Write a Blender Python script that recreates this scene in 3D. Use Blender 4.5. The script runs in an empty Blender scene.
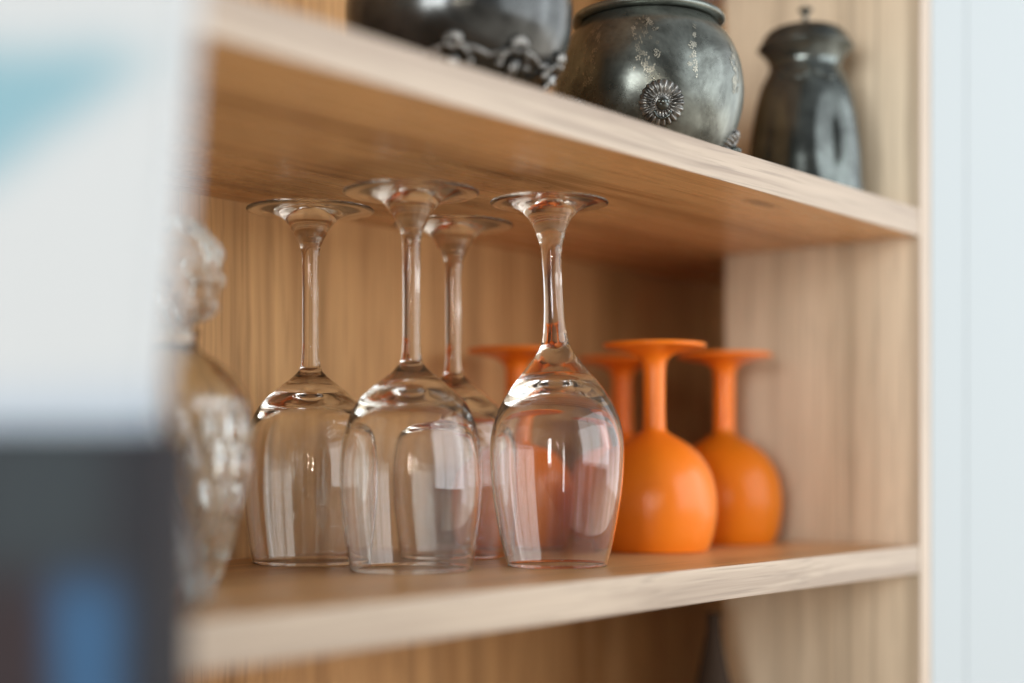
import bpy, bmesh, math, random
from mathutils import Vector, Matrix
random.seed(7)
S = bpy.context.scene
COL = S.collection
PI = math.pi
SIN, COS = math.sin, math.cos

# ---------------------------------------------------------------- layout (metres)
# X runs along the shelf, Y into the cabinet, Z up; z = 0 is the top of the lower shelf.
CAM_Z = .0588
FRONT = .430            # front plane of the cabinet
DEPTH = .262            # inner depth
RIGHT = .962            # inner face of the right side panel
LEFT = .02
H = .217                # clear height of the glass compartment
T = .0185               # board thickness
BACK = FRONT + DEPTH
YAW = math.radians(50.2)
FW = Vector((SIN(YAW), COS(YAW), 0)); RT = Vector((COS(YAW), -SIN(YAW), 0))

# ---------------------------------------------------------------- node helpers
class NT:
    def __init__(s, tree): s.t = tree; s.n = tree.nodes; s.l = tree.links
    def add(s, typ, ins=None, **props):
        nd = s.n.new(typ)
        for k, v in props.items(): setattr(nd, k, v)
        for k, v in (ins or {}).items():
            sock = nd.inputs[k]
            if isinstance(v, bpy.types.NodeSocket): s.l.new(v, sock)
            else: sock.default_value = v
        return nd
    def math(s, op, a, b=0.0, clamp=False):
        nd = s.add('ShaderNodeMath', {0: a, 1: b}, operation=op); nd.use_clamp = clamp
        return nd.outputs[0]
    def mix(s, fac, a, b, blend='MIX'):
        nd = s.add('ShaderNodeMix', data_type='RGBA', blend_type=blend)
        for i, v in ((0, fac), (6, a), (7, b)):
            if isinstance(v, bpy.types.NodeSocket): s.l.new(v, nd.inputs[i])
            else: nd.inputs[i].default_value = v
        return nd.outputs[2]
    def ramp(s, fac, stops):
        nd = s.add('ShaderNodeValToRGB', {0: fac})
        e = nd.color_ramp.elements
        while len(e) < len(stops): e.new(.5)
        for el, (p, c) in zip(e, stops):
            el.position = p; el.color = c if len(c) == 4 else (*c, 1)
        return nd.outputs[0]
    def noise(s, vec, scale, detail=3, rough=.5, dist=0.0):
        return s.add('ShaderNodeTexNoise', {'Vector': vec, 'Scale': scale, 'Detail': detail, 'Roughness': rough, 'Distortion': dist}).outputs[0]
    def mapping(s, vec, loc=(0, 0, 0), scale=(1, 1, 1)):
        return s.add('ShaderNodeMapping', {'Vector': vec, 'Location': loc, 'Scale': scale}).outputs[0]

def new_mat(name):
    m = bpy.data.materials.new(name); m.use_nodes = True
    m.node_tree.nodes.clear()
    nt = NT(m.node_tree)
    out = nt.add('ShaderNodeOutputMaterial')
    return m, nt, out
def c4(c): return (c[0], c[1], c[2], 1)

def wood(name, light, dark, axis, seed, streak=None, band=9.0, contrast=1.0, rough=.34, knots=(), spec=.4, mids=55, veins=()):
    """laminate with long grain running along `axis`"""
    m, nt, out = new_mat(name)
    co = nt.add('ShaderNodeTexCoord').outputs['Object']
    a = 'XYZ'.index(axis)
    def sc(along, across):
        v = [across]*3; v[a] = along; return tuple(v)
    # gentle wander so the grain is not ruler straight
    wob = nt.noise(nt.mapping(co, (seed, seed*1.7, 3), sc(1.6, 5)), 1.0, 2)
    wv = nt.add('ShaderNodeVectorMath', {0: nt.add('ShaderNodeCombineXYZ', {0: wob, 1: wob, 2: wob}).outputs[0], 'Scale': .030}, operation='SCALE').outputs[0]
    cw = nt.add('ShaderNodeVectorMath', {0: co, 1: wv}, operation='ADD').outputs[0]
    kn = None
    for (kx, ky, sx, sy) in knots:                       # knots lie on the underside of a shelf
        sep = nt.add('ShaderNodeSeparateXYZ', {0: co})
        dx = nt.math('MULTIPLY', nt.math('SUBTRACT', sep.outputs[0], kx), 1/sx)
        dy = nt.math('MULTIPLY', nt.math('SUBTRACT', sep.outputs[1], ky), 1/sy)
        d2 = nt.math('ADD', nt.math('MULTIPLY', dx, dx), nt.math('MULTIPLY', dy, dy))
        g = nt.math('POWER', 2.718, nt.math('MULTIPLY', d2, -1.0))
        kn = g if kn is None else nt.math('MAXIMUM', kn, g)
    if kn is not None:
        kv = nt.add('ShaderNodeCombineXYZ', {0: 0.0, 1: nt.math('MULTIPLY', kn, .03), 2: 0.0}).outputs[0]
        cw = nt.add('ShaderNodeVectorMath', {0: cw, 1: kv}, operation='ADD').outputs[0]
    broad = nt.noise(nt.mapping(cw, (seed*3.1, seed, seed*.7), sc(.5, band)), 1.0, 3, .55, .3)
    mid = nt.noise(nt.mapping(cw, (seed, seed*2.3, 1), sc(1.3, mids)), 1.0, 4, .6)
    fine = nt.noise(nt.mapping(cw, (seed*5, 2, seed), sc(5, 330)), 1.0, 3, .6)
    mixv = nt.math('ADD', nt.math('MULTIPLY', broad, .55*contrast), nt.math('ADD', nt.math('MULTIPLY', mid, .46*contrast), nt.math('MULTIPLY', fine, .30*contrast)))
    off = nt.math('ADD', nt.math('MULTIPLY', mixv, 1.9), .5 - 1.9*.655*contrast)
    col = nt.ramp(off, [(.30, dark), (.47, [(l*.62+d*.38) for l, d in zip(light, dark)]), (.66, light)])
    if streak is not None:                               # a few wide dark heart-wood streaks
        st = nt.noise(nt.mapping(cw, (seed*9, seed*4, 7), sc(.35, 16)), 1.0, 1)
        sf = nt.ramp(st, [(.60, (0, 0, 0)), (.70, (1, 1, 1))])
        col = nt.mix(nt.math('MULTIPLY', sf, .65), col, c4(streak))
    if veins:                                            # single darker growth lines: (axis, place, half width, strength)
        sv = nt.add('ShaderNodeSeparateXYZ', {0: cw})
        brk = nt.noise(nt.mapping(co, (1, 2, seed), sc(9, 60)), 1.0, 3)
        for ax, pos, wd, stg in veins:
            q = nt.math('MULTIPLY', nt.math('SUBTRACT', sv.outputs[ax], pos), 1/wd)
            gg = nt.math('POWER', 2.718, nt.math('MULTIPLY', nt.math('MULTIPLY', q, q), -1.0))
            col = nt.mix(nt.math('MULTIPLY', nt.math('MULTIPLY', gg, stg), nt.math('ADD', brk, .45), True), col, c4([d*.55 for d in dark]))
    if kn is not None:
        col = nt.mix(nt.math('MULTIPLY', kn, .8), col, c4([d*.42 for d in dark]))
    pore = nt.ramp(nt.noise(nt.mapping(cw, (seed, 9, seed*2), sc(14, 900)), 1.0, 1), [(.33, (1, 1, 1)), (.43, (0, 0, 0))])
    col = nt.mix(nt.math('MULTIPLY', pore, .42), col, c4([d*.6 for d in dark]))
    bump = nt.add('ShaderNodeBump', {'Height': nt.math('ADD', fine, nt.math('MULTIPLY', pore, -.5)), 'Strength': .12, 'Distance': .0006}).outputs[0]
    b = nt.add('ShaderNodeBsdfPrincipled', {'Base Color': col, 'Roughness': nt.math('ADD', nt.math('MULTIPLY', mid, .16), rough-.08), 'Normal': bump})
    b.inputs['Specular IOR Level'].default_value = spec
    nt.l.new(b.outputs[0], out.inputs[0])
    return m

def glass(name, tint=(1, 1, 1), rough=0.0, ior=1.5, film=0.0):
    m, nt, out = new_mat(name)
    g = nt.add('ShaderNodeBsdfGlass', {'Color': c4(tint), 'Roughness': rough, 'IOR': ior})
    if film:                                             # faint uneven film of dust and dried water
        co = nt.add('ShaderNodeTexCoord').outputs['Object']
        n = nt.math('MULTIPLY', nt.noise(co, 26, 5, .6, .8), nt.noise(nt.mapping(co, (2, 5, 1), (90, 90, 22)), 1.0, 3, .6))
        fac = nt.add('ShaderNodeMapRange', {0: n, 1: .16, 2: .40, 3: film*.25, 4: film}).outputs[0]
        d = nt.add('ShaderNodeBsdfDiffuse', {'Color': (.92, .91, .90, 1)}); t = nt.add('ShaderNodeBsdfTranslucent', {'Color': (.92, .91, .90, 1)})
        dm = nt.add('ShaderNodeMixShader', {0: .5, 1: d.outputs[0], 2: t.outputs[0]})
        g = nt.add('ShaderNodeMixShader', {0: fac, 1: g.outputs[0], 2: dm.outputs[0]})
    nt.l.new(g.outputs[0], out.inputs[0])
    return m

def simple(name, col, rough=.5, metal=0.0, var=.06, scale=30, spec=.5, bump=0.0):
    m, nt, out = new_mat(name)
    co = nt.add('ShaderNodeTexCoord').outputs['Object']
    n = nt.noise(co, scale, 4, .6)
    c = nt.mix(n, c4([x*(1-var) for x in col]), c4([min(1, x*(1+var)) for x in col]))
    b = nt.add('ShaderNodeBsdfPrincipled', {'Base Color': c, 'Metallic': metal, 'Roughness': nt.math('ADD', nt.math('MULTIPLY', n, .12), rough-.06)})
    b.inputs['Specular IOR Level'].default_value = spec
    if bump:
        bp = nt.add('ShaderNodeBump', {'Height': nt.noise(co, scale*6, 3), 'Strength': bump, 'Distance': .0005})
        nt.l.new(bp.outputs[0], b.inputs['Normal'])
    nt.l.new(b.outputs[0], out.inputs[0])
    return m

def pewter(name, dark, pale, rough=.24, scale=22):
    """dark patinated metal with rubbed, paler clouds"""
    m, nt, out = new_mat(name)
    co = nt.add('ShaderNodeTexCoord').outputs['Object']
    n = nt.noise(co, scale, 5, .65, .6)
    f = nt.noise(co, scale*9, 3, .6)
    fac = nt.ramp(n, [(.38, (0, 0, 0)), (.68, (1, 1, 1))])
    c = nt.mix(fac, c4(dark), c4(pale))
    c = nt.mix(nt.math('MULTIPLY', f, .35), c, c4([d*.5 for d in dark]))
    r = nt.math('ADD', nt.math('MULTIPLY', n, .22), nt.math('ADD', nt.math('MULTIPLY', f, .10), rough-.14))
    bp = nt.add('ShaderNodeBump', {'Height': n, 'Strength': .15, 'Distance': .0015})
    b = nt.add('ShaderNodeBsdfPrincipled', {'Base Color': c, 'Metallic': .75, 'Roughness': r, 'Normal': bp.outputs[0]})
    nt.l.new(b.outputs[0], out.inputs[0])
    return m

def frosted_orange(name, col, deep, clear=0.0):
    m, nt, out = new_mat(name)
    co = nt.add('ShaderNodeTexCoord').outputs['Object']
    n = nt.noise(co, 18, 3)
    c = nt.mix(n, c4(deep), c4(col))
    d = nt.add('ShaderNodeBsdfDiffuse', {'Color': c})
    t = nt.add('ShaderNodeBsdfTranslucent', {'Color': c})
    g = nt.add('ShaderNodeBsdfGlossy', {'Color': (1, 1, 1, 1), 'Roughness': .27})
    fr = nt.add('ShaderNodeFresnel', {'IOR': 1.45})
    a = nt.add('ShaderNodeMixShader', {0: .14, 1: d.outputs[0], 2: t.outputs[0]})
    b = nt.add('ShaderNodeMixShader', {0: nt.math('MULTIPLY', fr.outputs[0], .85), 1: a.outputs[0], 2: g.outputs[0]})
    if clear:
        rf = nt.add('ShaderNodeBsdfRefraction', {'Color': (1, .50, .06, 1), 'Roughness': .30, 'IOR': 1.25})
        b = nt.add('ShaderNodeMixShader', {0: clear, 1: b.outputs[0], 2: rf.outputs[0]})
    nt.l.new(b.outputs[0], out.inputs[0])
    return m

# ---------------------------------------------------------------- object helpers
def mesh_obj(name, bm, m, parent=None, smooth=False):
    me = bpy.data.meshes.new(name)
    bmesh.ops.recalc_face_normals(bm, faces=bm.faces[:]) if not getattr(bm, 'keep', False) else None
    bm.to_mesh(me); bm.free()
    for p in me.polygons: p.use_smooth = smooth
    me.materials.append(m)
    o = bpy.data.objects.new(name, me); COL.objects.link(o)
    if parent: o.parent = parent
    return o
def raw_obj(name, verts, faces, m, parent=None, smooth=True):
    me = bpy.data.meshes.new(name); me.from_pydata(verts, [], faces); me.update()
    for p in me.polygons: p.use_smooth = smooth
    me.materials.append(m)
    o = bpy.data.objects.new(name, me); COL.objects.link(o)
    if parent: o.parent = parent
    return o
def thing(name, label, cat, loc=(0, 0, 0), group=None, rz=0.0):
    o = bpy.data.objects.new(name, None); o.empty_display_size = .02
    COL.objects.link(o); o.location = loc; o.rotation_euler = (0, 0, rz)
    o['label'] = label; o['category'] = cat
    if group: o['group'] = group
    return o
def copy_thing(src, loc, label, rz=0.0):
    r = src.copy(); COL.objects.link(r); r.location = loc; r.rotation_euler = (0, 0, rz); r['label'] = label
    for ch in list(src.children):
        c = ch.copy(); COL.objects.link(c); c.parent = r
        for g in list(ch.children):
            d = g.copy(); COL.objects.link(d); d.parent = c
    return r
def box_bm(x0, x1, y0, y1, z0, z1, bevel=0.0, seg=2):
    bm = bmesh.new()
    bmesh.ops.create_cube(bm, size=1)
    for v in bm.verts:
        v.co = Vector((x0+(v.co.x+.5)*(x1-x0), y0+(v.co.y+.5)*(y1-y0), z0+(v.co.z+.5)*(z1-z0)))
    if bevel:
        bmesh.ops.bevel(bm, geom=bm.edges[:], offset=bevel, segments=seg, affect='EDGES', profile=.7)
    return bm

def smooth_profile(pts, n=6):
    """Catmull-Rom through (r, z) points"""
    P = [Vector(p) for p in pts]; out = []
    for i in range(len(P)-1):
        p0 = P[i-1] if i else P[0]*2-P[1]
        p1, p2 = P[i], P[i+1]
        p3 = P[i+2] if i+2 < len(P) else P[-1]*2-P[-2]
        for k in range(n):
            t = k/n
            q = .5*((2*p1)+(-p0+p2)*t+(2*p0-5*p1+4*p2-p3)*t*t+(-p0+3*p1-3*p2+p3)*t**3)
            out.append((max(q[0], 0), q[1]))
    out.append(tuple(P[-1]))
    return out

def lathe(name, prof, m, parent=None, seg=72, mod=None, lean=None, smooth=True):
    """surface of revolution; (r,z) listed so that the outside is on the right of travel from bottom to top;
       mod(r,z,phi) -> r, lean(z) -> (dx,dy)"""
    V, F, rings = [], [], []
    for r, z in prof:
        dx, dy = lean(z) if lean else (0, 0)
        if r < 1e-6:
            rings.append([len(V)]); V.append((dx, dy, z)); continue
        ring = []
        for k in range(seg):
            ph = 2*PI*k/seg
            rr = mod(r, z, ph) if mod else r
            ring.append(len(V)); V.append((dx+rr*COS(ph), dy+rr*SIN(ph), z))
        rings.append(ring)
    for A, B in zip(rings, rings[1:]):
        if len(A) == 1 and len(B) == 1: continue
        for k in range(seg):
            k2 = (k+1) % seg
            if len(A) == 1: F.append((A[0], B[k2], B[k]))
            elif len(B) == 1: F.append((A[k], A[k2], B[0]))
            else: F.append((A[k], A[k2], B[k2], B[k]))
    return raw_obj(name, V, F, m, parent, smooth)

def tube_into(bm, pts, rad, seg=8):
    pts = [Vector(p) for p in pts]; rings = []
    for i, p in enumerate(pts):
        d = (pts[min(i+1, len(pts)-1)]-pts[max(i-1, 0)]).normalized()
        up = Vector((0, 0, 1)) if abs(d.z) < .9 else Vector((1, 0, 0))
        a = d.cross(up).normalized(); b = a.cross(d)
        r = rad[i] if isinstance(rad, (list, tuple)) else rad
        rings.append([bm.verts.new(p+a*r*COS(2*PI*k/seg)+b*r*SIN(2*PI*k/seg)) for k in range(seg)])
    for A, B in zip(rings, rings[1:]):
        for k in range(seg): bm.faces.new((A[k], A[(k+1) % seg], B[(k+1) % seg], B[k]))
    bm.faces.new(rings[0][::-1]); bm.faces.new(rings[-1])
def blob_into(bm, c, r, sq=(1, 1, 1), u=10, v=7):
    M = Matrix.Translation(c) @ Matrix.Diagonal((*sq, 1))
    bmesh.ops.create_uvsphere(bm, u_segments=u, v_segments=v, radius=r, matrix=M)

# ---------------------------------------------------------------- materials
W_L, W_D = (.66, .395, .178), (.34, .172, .064)  # warm bounced light of the shaded interior put into the wood colour
M_back = wood('back_panel_wood', W_L, W_D, 'Z', 2.3, streak=(.22, .112, .045), band=8, contrast=.80, rough=.55, spec=.14, mids=34, veins=((0, .583, .0026, .40), (0, .592, .0012, .38), (0, .608, .0022, .34), (0, .650, .003, .3), (0, .735, .004, .3), (0, .80, .008, .25)))
M_side = wood('side_panel_wood', (.76, .665, .51), (.54, .45, .325), 'Z', 6.1, streak=(.37, .295, .205), band=11, contrast=.85, mids=30, veins=((1, FRONT+.070, .0030, .55), (1, FRONT+.078, .0012, .5), (1, FRONT+.050, .0016, .45), (1, FRONT+.022, .0035, .3), (1, FRONT+.110, .0016, .3), (1, FRONT+.128, .005, .25)))  # same laminate as the back, its lit paleness put into the colour
M_shelf = wood('shelf_wood', W_L, W_D, 'X', 4.2, band=10, contrast=1.4, rough=.27, knots=((.7785, FRONT+.021, .017, .0045), (.60, FRONT+.085, .045, .005)))
M_shelf2 = wood('lower_shelf_wood', W_L, W_D, 'X', 8.6, band=10, contrast=1.2)
M_edge = wood('edge_band_wood', (.475, .390, .300), (.31, .240, .18), 'X', 1.4, band=60, contrast=1.2)
M_edgez = wood('side_edge_wood', (.52, .43, .34), (.38, .305, .225), 'Z', 3.4, band=40, contrast=.8)
M_glass = glass('clear_glass', (.992, .992, .985), film=.018)
M_crystal = glass('cut_crystal', (.97, .985, .98), 0.02, 1.52)
M_pale = glass('pale_frosted_glass', (.93, .95, .95), .22, 1.45)
M_orange = frosted_orange('orange_frosted_glass', (1.0, .275, .018), (.95, .215, .012))
M_orange_lit = frosted_orange('lit_orange_frosted_glass', (1.0, .33, .018), (.96, .27, .012), .40)  # same orange glass; light through the bowl put into its colour and clearness
M_white = simple('white_lacquer', (.42, .475, .50), .6, spec=.25, var=.015, scale=4, bump=.02)
M_gap = simple('shadow_gap_grey', (.20, .30, .35), .6, var=.03)
M_pew1 = pewter('black_pewter', (.033, .036, .036), (.13, .14, .14), .19)
M_pew2 = pewter('grey_green_pewter', (.070, .077, .069), (.31, .345, .315), .27)
M_pew3 = pewter('dark_green_pewter', (.052, .060, .057), (.20, .232, .22), .18)
M_silver = pewter('worn_silver_relief', (.11, .11, .105), (.44, .44, .42), .26, 110)
M_sprig = pewter('gilt_engraving', (.24, .24, .20), (.50, .49, .41), .40, 150)
def tinted(name, base, tints, spec=.2):
    """card with soft-edged colour fields; each field is (colour, [(nx, nz, offset, softness), ...]): the field lies where every nx*x+nz*z > offset"""
    m, nt, out = new_mat(name)
    co = nt.add('ShaderNodeTexCoord').outputs['Object']
    sep = nt.add('ShaderNodeSeparateXYZ', {0: co})
    wob = nt.math('MULTIPLY', nt.math('SUBTRACT', nt.noise(co, 14, 3), .5), .016)
    c = nt.mix(nt.noise(co, 9, 4), c4([b*.96 for b in base]), c4([min(1, b*1.04) for b in base]))
    for col, planes in tints:
        f = None
        for nx, nz, off, soft in planes:
            d = nt.math('ADD', nt.math('MULTIPLY', sep.outputs[0], nx), nt.math('MULTIPLY', sep.outputs[2], nz))
            d = nt.math('ADD', d, wob)
            mr = nt.add('ShaderNodeMapRange', {0: d, 1: off-soft, 2: off+soft, 3: 0.0, 4: 1.0}, interpolation_type='SMOOTHSTEP').outputs[0]
            f = mr if f is None else nt.math('MULTIPLY', f, mr)
        c = nt.mix(f, c, c4(col))
    b = nt.add('ShaderNodeBsdfPrincipled', {'Base Color': c, 'Roughness': .6})
    b.inputs['Specular IOR Level'].default_value = spec
    nt.l.new(b.outputs[0], out.inputs[0])
    return m
M_carton = tinted('tinted_white_card', (.50, .54, .565), [
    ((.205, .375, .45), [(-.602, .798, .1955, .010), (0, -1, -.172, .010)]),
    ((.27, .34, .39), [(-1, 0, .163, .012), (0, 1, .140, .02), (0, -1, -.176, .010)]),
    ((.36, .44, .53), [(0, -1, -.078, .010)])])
M_dark = tinted('tinted_charcoal_card', (.020, .0215, .027), [
    ((.030, .040, .047), [(-1, 0, .112, .010), (0, 1, .030, .012), (1, 0, -.150, .012)]),
    ((.026, .018, .021), [(-1, 0, .126, .006), (0, -1, -.024, .012)]),
    ((.032, .092, .19), [(-1, 0, .107, .006), (1, 0, -.127, .005), (0, -1, -.026, .010)])], .15)
M_dark_shape = simple('dark_brown_matt', (.045, .031, .022), .7, spec=.08, var=.2, scale=20)

# ---------------------------------------------------------------- cabinet
cab = thing('shelf_cabinet', 'open fronted oak laminate shelf cabinet holding glassware and dark metal pots', 'cabinet', (0, 0, 0))
FAR = RIGHT + .15                                    # the carcass runs on behind the short side panel
SIDE_D = .158                                        # depth of that side panel
Z0, Z1 = -.165, .470
def board(name, m, x0, x1, y0, y1, z0, z1, bev=.0006):
    return mesh_obj(name, box_bm(x0, x1, y0, y1, z0, z1, bev), m, cab)
EB = .0012
for zt, m in ((0.0, M_shelf2), (H+T, M_shelf)):
    s = board('shelf', m, LEFT+.001, RIGHT-.0005, FRONT+EB, FRONT+SIDE_D, zt-T, zt)
    s2 = mesh_obj('shelf_extension', box_bm(LEFT+.001, FAR-.001, FRONT+SIDE_D+.0002, BACK-.0005, zt-T, zt), m, s)
    mesh_obj('edge_band', box_bm(LEFT+.001, RIGHT-.0005, FRONT, FRONT+EB-.0001, zt-T-.0002, zt+.0002, .0004), M_edge, s)
board('back_panel', M_back, LEFT, FAR, BACK, BACK+.012, Z0, Z1)
sp = board('side_panel', M_side, RIGHT, RIGHT+.0165, FRONT+EB, FRONT+SIDE_D, Z0, Z1)
mesh_obj('edge_band', box_bm(RIGHT-.0001, RIGHT+.0166, FRONT-.0006, FRONT+EB-.0001, Z0, Z1, .0004), M_edgez, sp)
board('side_panel', M_back, FAR, FAR+.016, FRONT+SIDE_D, BACK+.012, Z0, Z1)
board('side_panel', M_back, RIGHT+.0166, FAR, FRONT+SIDE_D-.016, FRONT+SIDE_D-.0005, Z0, Z1)
board('side_panel', M_side, LEFT-.0165, LEFT, FRONT, BACK+.012, Z0, Z1)
board('base_board', M_shelf2, LEFT, FAR, FRONT+.004, BACK-.001, Z0-T, Z0-.0005)
board('top_board', M_shelf2, LEFT, FAR, FRONT+.004, BACK-.001, Z1+.0005, Z1+T)

# white joinery to the right of the cabinet
strip = mesh_obj('filler_strip', box_bm(RIGHT+.0172, RIGHT+.0775, FRONT-.0012, FRONT+.018, -.6, .9, .0008), M_white)
strip['label'] = 'narrow white filler strip standing directly against the cabinet\'s wooden right edge'; strip['category'] = 'trim strip'
pan = mesh_obj('wall_panel', box_bm(RIGHT+.0793, RIGHT+.75, FRONT-.0012, FRONT+.018, -.6, .9, .0010), M_white)
pan['label'] = 'wide smooth white panel beyond the thin joint at the far right'; pan['category'] = 'panel'
g = mesh_obj('joint_backing', box_bm(RIGHT+.0700, RIGHT+.0850, FRONT+.0182, FRONT+.022, -.6, .9), M_gap, pan)

# ---------------------------------------------------------------- clear wine glasses (upside down)
MM = .001
def wine_glass(loc, label, group, P, lean_dx=(0, 0)):
    """P: outlines in mm from the rim (z = 0) up: outer bowl, inner bowl, stem, foot underside, foot rim and top"""
    t = thing('wine_glass', label, 'wine glass', loc, group)
    outer = smooth_profile(P['outer'], 7); inner = smooth_profile(P['inner'], 7)
    r0, r1 = outer[0][0], inner[0][0]; rc = (r0+r1)/2
    rim = [(r1+.15, .12), (rc, 0), (r0-.15, .12)]
    sc = lambda L: [(r*MM, z*MM) for r, z in L]
    ln = lambda z: (lean_dx[0]*max(0, z-.10)/.10, lean_dx[1]*max(0, z-.10)/.10)
    lathe('bowl', sc(inner[::-1]+rim+outer), M_glass, t, 96, lean=ln)
    lathe('stem', sc(smooth_profile(P['stem'], 7)), M_glass, t, 64, lean=ln)
    lathe('foot', sc(smooth_profile(P['under'], 6)+P['edge']+smooth_profile(P['top'], 5)), M_glass, t, 96, lean=ln)
    return t
STRAIGHT = dict(
    outer=[(33.2, .35), (35.4, 13), (37.6, 31), (38.5, 48), (37.6, 66), (34.4, 81), (28.6, 92), (19.6, 100.6), (11.4, 107), (6.6, 112), (5.3, 117)],
    inner=[(32.1, .35), (34.3, 13), (36.5, 31), (37.4, 48), (36.3, 65), (32.8, 79), (26.2, 88), (17, 93), (8, 95.3), (0, 96)],
    stem=[(5.3, 117), (4.75, 125), (4.65, 140), (4.7, 160), (5.0, 175), (5.9, 183), (8.0, 188.5)],
    under=[(8.0, 188.5), (9.7, 191.3), (12.2, 195.6), (16.2, 200.2), (21, 202.5), (28, 203.6), (34, 204.1), (36.6, 204.4)],
    edge=[(37.1, 204.8), (36.8, 205.5), (36.0, 205.7)], top=[(35.0, 205.65), (25, 205.1), (15, 204.8), (6, 204.6), (0, 204.6)])
TULIP = dict(
    outer=[(28.3, .35), (31.4, 12), (34.2, 26), (36.8, 43), (38.0, 60), (37.6, 72), (35.2, 83), (31.0, 92.5),
           (26.0, 100.5), (20.4, 107.5), (15.4, 113.5), (11.2, 119), (8.2, 124.5), (6.7, 131)],
    inner=[(27.2, .35), (30.3, 12), (33.1, 26), (35.7, 43), (36.8, 60), (36.3, 71), (33.6, 81), (28.8, 89.5),
           (22.5, 96), (15, 100.3), (7.5, 102.5), (0, 103.2)],
    stem=[(6.7, 131), (5.9, 139), (5.35, 150), (5.25, 162), (5.55, 172), (6.4, 180.5), (8.3, 187.5)],
    under=[(8.3, 187.5), (10.2, 192.4), (12.9, 196.8), (16.8, 200.8), (21.5, 202.7), (27, 203.6), (31, 204.0), (33.2, 204.35)],
    edge=[(33.6, 204.9), (33.2, 205.6), (32.4, 205.8)], top=[(31.5, 205.75), (25, 205.3), (15, 204.9), (6, 204.7), (0, 204.7)])
GG = 'clear wine glasses upside down on the lower shelf'
def at(d, x): return (x, FRONT+d, .0003)
g1 = wine_glass(at(.200, .573), 'clear upside-down wine glass at the back left, beside the cut crystal decanter', GG, STRAIGHT)
copy_thing(g1, at(.117, .571), 'clear upside-down wine glass closest to the camera, overlapping the glass on its left', .7)
copy_thing(g1, at(.172, .666), 'clear upside-down wine glass mostly hidden between and behind two nearer glasses', 1.9)
wine_glass(at(.075, .646), 'clear upside-down wine glass in sharpest focus, next to the orange goblets', GG, TULIP, (-RT.x*.0042, -RT.y*.0042))

# ---------------------------------------------------------------- orange goblets (upside down)
def goblet(loc, label, group, mat=None):
    mat = mat or M_orange
    t = thing('orange_goblet', label, 'goblet', loc, group)
    outer = smooth_profile([(35.2, .4), (38.6, 9), (40.9, 22), (41.3, 32), (40.2, 42), (37.2, 52), (32.0, 61), (25.0, 68.2), (17.6, 73.2), (11.6, 76.6), (8.3, 79), (7.4, 82)], 6)
    inner = smooth_profile([(33.6, .4), (37.0, 9), (39.3, 22), (39.6, 32), (38.4, 42), (35.2, 51.5), (29.8, 60), (22, 67), (12, 71.2), (0, 73)], 6)
    bowl = [(r*MM, z*MM) for r, z in inner[::-1]] + [(.0340, .0001), (.0348, .0001)] + [(r*MM, z*MM) for r, z in outer]
    stem = [(r*MM, z*MM) for r, z in smooth_profile([(7.4, 82), (7.15, 88), (7.05, 98), (7.05, 110), (7.2, 120), (7.9, 125)], 5)]
    foot = smooth_profile([(7.9, 125), (10.4, 128), (16, 130.6), (25, 132.6), (32, 133.7), (34, 134.6)], 5) + [(34.2, 135.6), (33.6, 136.6), (32, 136.9), (15, 136.4), (0, 136.2)]
    foot = [(r*MM, z*MM) for r, z in foot]
    lathe('bowl', bowl, mat, t, 80); lathe('stem', stem, M_orange, t, 48); lathe('foot', foot, M_orange, t, 80)
    return t
GO = 'orange goblets upside down on the lower shelf'
o1 = goblet(at(.112, .7975), 'bright orange upside-down goblet standing frontmost, beside the sharp clear glass', GO)
goblet(at(.124, .9055), 'orange upside-down goblet with a light-filled, slightly see-through bowl, nearest the pale side panel', GO, M_orange_lit)
copy_thing(o1, at(.208, .8960), 'shaded orange goblet behind the front one, only its foot and stem showing', 2.0)
copy_thing(o1, at(.212, .7750), 'dim orange goblet in the back corner, seen past the clear glass stem', 3.0)

# ---------------------------------------------------------------- cut crystal decanter and pale carafe at the left
dec = thing('crystal_decanter', 'blurred cut crystal decanter with a knobbly stopper, left of the wine glasses', 'decanter', (.432, FRONT+.143, .0003))
def cuts(r, z, ph):
    if .012 < z < .088:
        w = min(1, (z-.012)/.01, (.088-z)/.012)
        a = abs(SIN(ph*8+z*85)); b = abs(SIN(ph*8-z*85))
        return r*(1-.085*w*(1-min(a, b)**.7*1.25))
    return r
body = smooth_profile([(0, .0), (.020, 0), (.0235, .003), (.0265, .012), (.0325, .032), (.0370, .052), (.0385, .070), (.0370, .086), (.0310, .099), (.0220, .107), (.0140, .112), (.0118, .117), (.0135, .1215)], 8)
inn = smooth_profile([(.0105, .1215), (.0095, .115), (.0110, .110), (.0190, .104), (.0275, .096), (.0325, .085), (.0335, .070), (.0320, .052), (.0275, .032), (.0200, .016), (.010, .012), (0, .0115)], 6)
lathe('body', body+[(.0120, .1222)]+inn, M_crystal, dec, 144, mod=cuts)
def facets(r, z, ph): return r*(1-.14*abs(SIN(ph*5+(z*120)))-.05*SIN(z*420))
stp = smooth_profile([(0, .1195), (.0085, .1195), (.0090, .1235), (.0150, .1265), (.0210, .132), (.0245, .141), (.0255, .150), (.0235, .161), (.0180, .170), (.0100, .1755), (0, .177)], 6)
lathe('stopper', stp, M_crystal, dec, 90, mod=facets)
car = thing('glass_carafe', 'pale frosted glass carafe flaring to its base, half hidden by the dark box', 'carafe', (.360, FRONT+.075, .0003))
cb = smooth_profile([(0, 0), (.028, 0), (.0325, .004), (.0320, .012), (.0265, .030), (.0205, .048), (.0150, .066), (.0115, .085), (.0105, .105), (.0125, .118)], 6)
ci = smooth_profile([(.0105, .118), (.0085, .105), (.0095, .085), (.0130, .066), (.0185, .048), (.0240, .031), (.0280, .014), (.020, .008), (0, .0075)], 5)
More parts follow.
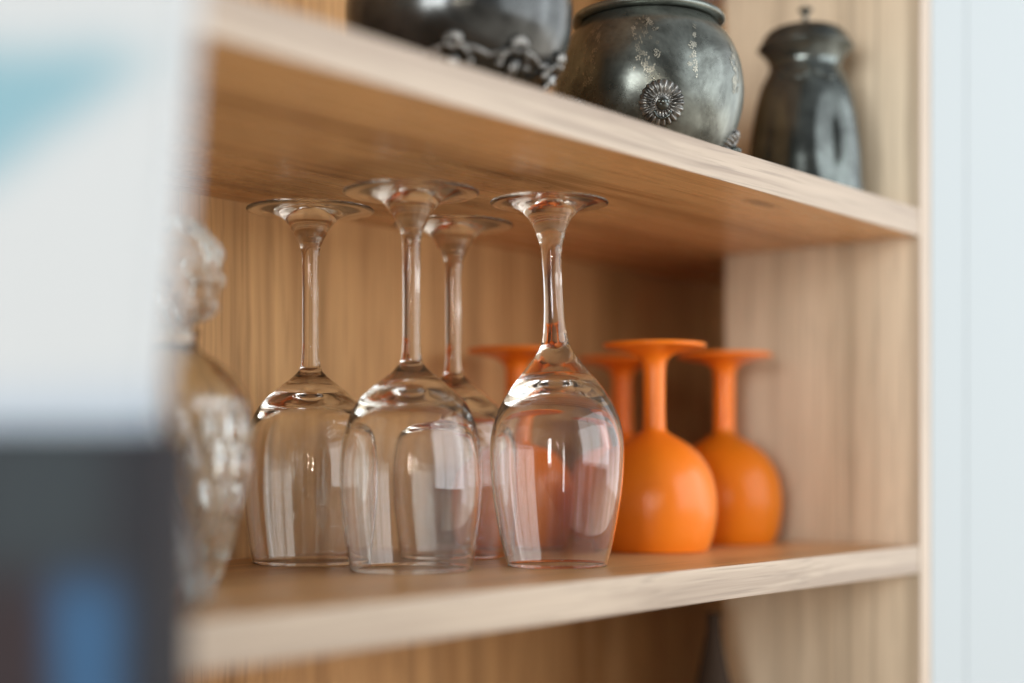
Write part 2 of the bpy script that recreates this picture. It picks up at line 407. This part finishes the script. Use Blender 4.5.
lathe('body', cb+[(.0118, .1188)]+ci, M_pale, car, 80, mod=lambda r, z, ph: r*(1+.025*SIN(ph*14)))

# ---------------------------------------------------------------- dark metal pots on the upper shelf
UP = H+T+.0004
cam_phi = math.atan2(-FW.y, -FW.x)                   # direction from a pot towards the camera
def surf(prof, z):
    for (r0, z0), (r1, z1) in zip(prof, prof[1:]):
        if min(z0, z1) <= z <= max(z0, z1) and abs(z1-z0) > 1e-7:
            return r0+(r1-r0)*(z-z0)/(z1-z0)
    return prof[0][0]
def frame_at(prof, z, ph, lift=0.0):
    """point on a lathe body with its outward normal, tangent and up vectors"""
    dz = .001; r = surf(prof, z); dr = (surf(prof, z+dz)-surf(prof, z-dz))/(2*dz)
    n = Vector((COS(ph), SIN(ph), -dr)).normalized(); t = Vector((-SIN(ph), COS(ph), 0)); u = n.cross(t).normalized()
    return Vector((r*COS(ph), r*SIN(ph), z))+n*lift, n, t, u

def rosette(parent, prof, z, ph, R, petals=22):
    """round medallion of radiating petals round a boss, with a drop beneath it"""
    p, n, t, u = frame_at(prof, z, ph)
    V, F = [], []; seg = petals*6; radii = [0, .30, .36, .50, .75, .93, 1.0, 1.0]; hts = [.0022, .0022, .0012, .0030, .0036, .0024, .0010, -.0025]
    V.append(p+n*.0022); rings = []
    for rr, h in zip(radii[1:], hts[1:]):
        ring = []
        for k in range(seg):
            a = 2*PI*k/seg; w = abs(COS(petals*a/2))
            hh = h if rr < .4 or h < 0 else h-.0024*(1-w)*(1 if rr < .95 else .5)
            q = rr*(1-.06*(1-w)*(rr > .6))
            ring.append(len(V)); V.append(p+t*(q*R*COS(a))+u*(q*R*SIN(a))+n*hh)
        rings.append(ring)
    for k in range(seg): F.append((0, rings[0][k], rings[0][(k+1) % seg]))
    for A, B in zip(rings, rings[1:]):
        for k in range(seg): F.append((A[k], B[k], B[(k+1) % seg], A[(k+1) % seg]))
    o = raw_obj('rosette', [tuple(v) for v in V], F, M_silver, parent, True)
    bm = bmesh.new()
    blob_into(bm, p+n*.0045+u*(-.0005), R*.30)
    blob_into(bm, p+n*.0068+u*(.0010), R*.17)
    for s in (-1, 1): blob_into(bm, p+n*.0060+t*(s*R*.16)+u*(R*.08), R*.12)
    ringpts = [p+n*.0052+t*(R*.36*COS(a))+u*(-R*.28+R*.36*SIN(a)) for a in [PI+PI*k/10 for k in range(11)]]
    tube_into(bm, ringpts, R*.07)
    mesh_obj('boss', bm, M_pew3, o, True)
    return o
def sprig(parent, prof, z, ph, h, w, seed):
    """engraved flower spray: stem and small leaves lying on the wall of the pot"""
    rnd = random.Random(seed); bm = bmesh.new()
    def put(a, b): # a sideways, b up, in metres
        r = surf(prof, z+b); return frame_at(prof, z+b, ph+a/max(r, .01), .00022)
    def petal(a, b, L, wd, ang):
        vs = []
        for f, s in ((0, 0), (.35, .5), (.75, .38), (1, 0), (.75, -.38), (.35, -.5)):
            x = a+L*f*COS(ang)-wd*s*SIN(ang); y = b+L*f*SIN(ang)+wd*s*COS(ang)
            vs.append(bm.verts.new(put(x, y)[0]))
        bm.faces.new(vs)
    def floret(a, b, R):
        k0 = rnd.uniform(0, 1)
        for k in range(5):
            an = 2*PI*k/5+k0; petal(a+R*.25*COS(an), b+R*.25*SIN(an), R*.85, R*.62, an)
    n = 9
    for i in range(n):                                   # thin wavering stem
        f = i/(n-1); petal(w*.07*SIN(f*6+seed), -h/2+h*f*.95, h/n*1.15, .00045, PI/2+.25*COS(f*6+seed))
    for i in range(64):                                  # florets thin out towards the tip
        f = rnd.random()**.8; b = -h*.5+h*f
        half = w*.5*(.28+.72*SIN(PI*min(1, f*1.05))**.8)*(1-.45*f)
        a = rnd.uniform(-1, 1)*half
        if rnd.random() < .62: floret(a, b, rnd.uniform(.0009, .0018)*(1.15-.4*f))
        else: petal(a, b, rnd.uniform(.0016, .0030), rnd.uniform(.0007, .0012), PI/2-a/half*.9)
    return mesh_obj('engraved_sprig', bm, M_sprig, parent, False)
def scroll_foot(bm, prof, z, ph, s=1.0):
    """ornate cast foot: leaf crown, two scrolls and a claw"""
    p, n, t, u = frame_at(prof, z, ph, .001)
    for q in (-1, 1):
        pts = [p+n*.002+t*(q*s*(.002+.0075*f+.0012*SIN(f*9)))+u*(s*(.004-.010*f+.006*SIN(f*PI))) for f in [k/8 for k in range(9)]]
        tube_into(bm, pts, [.0019*s*(1-.4*k/8) for k in range(9)])
        blob_into(bm, pts[-1], .0024*s)
    for k in range(5):
        a = (k-2)*.42
        blob_into(bm, p+n*.0008+t*(SIN(a)*.0056*s)+u*(s*(.004+.0068*COS(a))), .0016*s, (1, 1, 1.9))
    blob_into(bm, p+n*.001+u*(s*.003), .0026*s)
    foot = [p+n*.002-u*(.002*s), p+n*.0035-u*(.010*s), p+n*.002-u*(.017*s), Vector((p.x+n.x*.003, p.y+n.y*.003, .0022))]
    tube_into(bm, foot, [.0034*s, .0026*s, .0022*s, .0032*s])

# left pot: black, squat, on cast scroll feet
pl = thing('black_metal_pot', 'black metal bowl with cast silvery scroll feet, leftmost on the upper shelf', 'pot', (.562, FRONT+.074, UP))
pr1 = smooth_profile([(0, .012), (.020, .012), (.036, .015), (.0485, .024), (.0565, .038), (.0590, .054), (.0575, .068), (.0525, .080), (.0480, .087), (.0490, .092), (.0530, .096)], 6)
lathe('body', pr1+[(.0535, .0972), (.0525, .0980), (.0465, .0925), (.0455, .087), (.0500, .079), (.0550, .066), (.0560, .052), (.0530, .038), (.0440, .026), (.0200, .0155), (0, .015)], M_pew1, pl, 96)
for k, da in enumerate((-.95, -.02, .62, 1.30, 2.4, -2.2)):
    bm = bmesh.new(); scroll_foot(bm, pr1, .024, cam_phi+da, .80); mesh_obj('scroll_foot', bm, M_silver, pl, True)
bm = bmesh.new()
pts = []
for k in range(97):
    ph = 2*PI*k/96
    pts.append(frame_at(pr1, .0225+.0035*abs(SIN(ph*4.5)), ph, .0006)[0])
tube_into(bm, pts, .0013); mesh_obj('scalloped_trim', bm, M_silver, pl, True)

# middle pot: grey-green, lidded, with rosette handles and engraved sprays
pm = thing('engraved_metal_pot', 'round grey-green metal pot with engraved flowers and a rosette on its front', 'pot', (.7340, FRONT+.0735, UP))
pr2 = smooth_profile([(0, .0), (.030, .0), (.038, .002), (.0470, .012), (.0545, .028), (.0578, .044), (.0572, .058), (.0545, .069), (.0500, .0785), (.0445, .0850), (.0412, .0890)], 6)
lathe('body', pr2+[(.0400, .0895), (.0390, .089), (.0425, .084), (.0475, .078), (.0520, .068), (.0545, .058), (.0550, .044), (.0515, .028), (.0440, .013), (.030, .004), (0, .004)], M_pew2, pm, 96,
      mod=lambda r, z, ph: r*(1+.010*max(0, SIN(ph*6))*min(1, max(0, (z-.005)/.02), max(0, (.090-z)/.02))))
LZ = -.0082
ld = lathe('lid', smooth_profile([(.0385, .0978+LZ), (.0440, .0978+LZ), (.0464, .0988+LZ), (.0467, .1004+LZ), (.0455, .1020+LZ), (.0395, .1045+LZ), (.0300, .1085+LZ), (.0180, .1120+LZ), (.0060, .1140+LZ), (0, .1142+LZ)], 5), M_pew2, pm, 96)
lathe('knob', smooth_profile([(.0040, .1136+LZ), (.0035, .1170+LZ), (.0060, .1210+LZ), (.0065, .1240+LZ), (.0040, .1270+LZ), (0, .1280+LZ)], 5), M_pew2, ld, 32)
rosette(pm, pr2, .0290, cam_phi+.05, .0132)
rosette(pm, pr2, .014, cam_phi+1.42, .0115)
rosette(pm, pr2, .027, cam_phi-.98, .0105)
for da, zz, h, w, sd in ((-.14, .0625, .034, .030, 3), (-.72, .060, .034, .026, 5), (.50, .058, .034, .026, 9), (1.02, .055, .028, .015, 12), (2.4, .066, .034, .018, 15), (-2.0, .066, .034, .018, 18)):
    sprig(pm, pr2, zz, cam_phi+da, h, w, sd)

# right jar: tall, lobed, with a capped lid and a finial
pj = thing('lidded_metal_jar', 'tall dark metal jar with flared lobed body and finial lid, nearest the side panel', 'jar', (.9115, FRONT+.062, UP))
pr3 = smooth_profile([(0, 0), (.034, 0), (.0402, .002), (.0415, .007), (.0410, .018), (.0406, .034), (.0390, .050), (.0362, .066), (.0324, .081), (.0280, .091), (.0252, .0970), (.0252, .1015)], 6)
def lobes(r, z, ph):
    w = min(1, max(0, (z-.004)/.025), max(0, (.090-z)/.04))
    return r*(1-.085*w*(.5+.5*COS(ph*6+.5))**2)
lathe('body', pr3+[(.0240, .1015), (.0235, .097), (.0310, .072), (.0368, .036), (.0385, .010), (.020, .003), (0, .003)], M_pew3, pj, 144, mod=lobes)
jl = lathe('lid', smooth_profile([(.0250, .1010), (.0270, .1050), (.0304, .1092), (.0328, .1112), (.0330, .1124), (.0312, .1150), (.0292, .1192), (.0245, .1240), (.0130, .1274), (.0030, .1284), (0, .1285)], 5), M_pew3, pj, 96)
lathe('finial', smooth_profile([(.0034, .1280), (.0020, .1295), (.0017, .1335), (.0022, .1365), (.0046, .1385), (.0048, .1398), (.0022, .1410), (0, .1415)], 5), M_pew3, jl, 32)
bm = bmesh.new()
tube_into(bm, [frame_at(pr3, .0865+.0025*SIN(2*PI*k/12), cam_phi-.9+1.4*k/24, .0006)[0] for k in range(25)], .0012)
mesh_obj('neck_band', bm, M_pew3, pj, True)

# dark shape of unclear nature, given a bottle outline, in the lower compartment
bt = thing('dark_shape', 'dim dark slender shape in the shaded compartment under the lower shelf', 'bottle', (.884, FRONT+.120, Z0+.0004))
lathe('body', smooth_profile([(0, 0), (.021, 0), (.0235, .003), (.0225, .020), (.0175, .045), (.0115, .070), (.0075, .090)], 6), M_dark_shape, bt, 48)
lathe('neck', smooth_profile([(.0075, .090), (.0056, .101), (.0050, .111), (.0058, .1135), (.0055, .1160), (0, .1165)], 4), M_dark_shape, bt, 40)

# ---------------------------------------------------------------- out-of-focus boxes close to the camera
def local(fr, name, verts, depth, m, parent):
    """prism from a face outline given as (right, up) with thickness along the forward axis"""
    bm = bmesh.new()
    a = [bm.verts.new((r, 0, z)) for r, z in verts]; b = [bm.verts.new((r, depth, z)) for r, z in verts]
    bm.faces.new(a); bm.faces.new(b[::-1])
    for k in range(len(a)):
        k2 = (k+1) % len(a); bm.faces.new((a[k2], a[k], b[k], b[k2]))
    bmesh.ops.recalc_face_normals(bm, faces=bm.faces[:])
    if depth > .01: bmesh.ops.bevel(bm, geom=bm.edges[:], offset=.0015, segments=2, affect='EDGES')
    return mesh_obj(name, bm, m, parent)
ZN = .400
base = FW*ZN
wc = thing('white_carton', 'blurred white carton with a pale blue corner, close up at the upper left', 'carton', (base.x, base.y, .0), rz=-YAW)
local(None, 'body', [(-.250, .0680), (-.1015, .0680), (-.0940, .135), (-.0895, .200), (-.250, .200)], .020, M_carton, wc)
local(None, 'lid_flap', [(-.250, .2002), (-.0895, .2002), (-.0898, .2030), (-.250, .2030)], .020, M_carton, wc)
db = thing('dark_box', 'blurred charcoal box with blue and slate patches, close up at the lower left', 'box', (base.x, base.y, .0), rz=-YAW)
local(None, 'body', [(-.250, -.160), (-.1000, -.160), (-.0965, .0660), (-.250, .0660)], .040, M_dark, db)
local(None, 'lid', [(-.250, .0662), (-.0960, .0662), (-.0960, .0678), (-.250, .0678)], .042, M_dark, db)

# ---------------------------------------------------------------- light
world = bpy.data.worlds.new('World'); S.world = world; world.use_nodes = True
world.node_tree.nodes.clear()
nt = NT(world.node_tree)
gen = nt.add('ShaderNodeTexCoord').outputs['Generated']
n = nt.noise(nt.mapping(gen, (3, 1, 0), (3.2, 3.2, .9)), 1.0, 3, .55)
c = nt.ramp(n, [(.34, (.16, .14, .125)), (.5, (.50, .49, .48)), (.66, (.95, .97, 1.0))])
sz = nt.add('ShaderNodeSeparateXYZ', {0: gen}).outputs[2]
low = nt.ramp(nt.math('ADD', nt.math('MULTIPLY', sz, .5), .5), [(.40, (2.7, 2.3, 1.9)), (.50, (1, 1, 1)), (.62, (.92, .94, .97))])  # extra warm glow from below, added to brighten the shelf underside
c = nt.mix(1.0, c, low, 'MULTIPLY')
dt = nt.add('ShaderNodeVectorMath', {0: gen, 1: (.93, -.36, 0)}, operation='DOT_PRODUCT').outputs[1]     # ambient dimmed away from the right, added to darken the back corner
side = nt.ramp(nt.math('ADD', nt.math('MULTIPLY', dt, .5), .5), [(.08, (.30, .29, .28)), (.45, (.55, .55, .55)), (.95, (1.55, 1.60, 1.66))])
c = nt.mix(1.0, c, side, 'MULTIPLY')
bg = nt.add('ShaderNodeBackground', {'Color': c, 'Strength': .58})
wo = nt.add('ShaderNodeOutputWorld'); nt.l.new(bg.outputs[0], wo.inputs[0])

def window(name, loc, aim, w, h, radiance, col):
    l = bpy.data.lights.new(name, 'AREA'); l.shape = 'RECTANGLE'; l.size = w; l.size_y = h
    l.energy = radiance*PI*w*h; l.color = col
    o = bpy.data.objects.new(name, l); COL.objects.link(o); o.location = loc
    o.rotation_euler = (Vector(aim)-Vector(loc)).to_track_quat('-Z', 'Y').to_euler()
    return o
tgt = Vector((.7, FRONT+.1, .12))
def panes(name, centre, w, h, nx, ny, gap, radiance, col):
    c = Vector(centre); d = (tgt-c).normalized(); side = d.cross(Vector((0, 0, 1))).normalized(); up = side.cross(d)
    pw, phh = (w-gap*(nx-1))/nx, (h-gap*(ny-1))/ny
    for i in range(nx):
        for j in range(ny):
            p = c+side*(-w/2+pw/2+i*(pw+gap))+up*(-h/2+phh/2+j*(phh+gap))
            window(name, p, p+d, pw, phh, radiance, col)
panes('right_window', (3.0, -.62, .60), 2.2, 1.9, 2, 1, .08, 1.2, (.93, .97, 1.0))
panes('front_window', (1.45, -1.80, .75), 2.7, 1.8, 3, 1, .05, 3.1, (.95, .975, 1.0))
panes('left_window', (-3.9, -.80, .42), 2.0, 1.5, 2, 1, .16, 17.0, (1.0, .99, .97))
for a, z in ((-.07, .13), (.02, .19), (-.05, .26), (.06, .32), (-.02, .40), (.08, .47), (.34, .20), (.42, .30), (.36, .40)):
    x, y, _ = -FW*1.55+RT*a
    l = bpy.data.lights.new('bulb', 'POINT'); l.energy = 1.9; l.shadow_soft_size = .012; l.color = (1, .84, .66)
    o = bpy.data.objects.new('bulb', l); COL.objects.link(o); o.location = (x, y, z)

# ---------------------------------------------------------------- camera
cd = bpy.data.cameras.new('Camera'); cam = bpy.data.objects.new('Camera', cd); COL.objects.link(cam)
cam.location = (0, 0, CAM_Z); cam.rotation_euler = (PI/2, 0, -YAW)
cd.sensor_width = 36; cd.lens = 1450*36/1024; cd.shift_y = (462-341.5)/1024
cd.clip_start = .01; cd.clip_end = 100
cd.dof.use_dof = True; cd.dof.focus_distance = .828; cd.dof.aperture_fstop = 1.65; cd.dof.aperture_blades = 0
S.camera = cam

S.render.engine = 'CYCLES'
cy = S.cycles
cy.use_denoising = True
try: cy.denoiser = 'OPENIMAGEDENOISE'
except Exception: pass
cy.max_bounces = 28; cy.transmission_bounces = 28; cy.glossy_bounces = 8; cy.diffuse_bounces = 8; cy.transparent_max_bounces = 16
cy.caustics_reflective = True; cy.caustics_refractive = True; cy.blur_glossy = .4
cy.sample_clamp_indirect = 6.0
S.view_settings.view_transform = 'Standard'; S.view_settings.look = 'None'
S.view_settings.exposure = 0.24; S.view_settings.gamma = 1.0
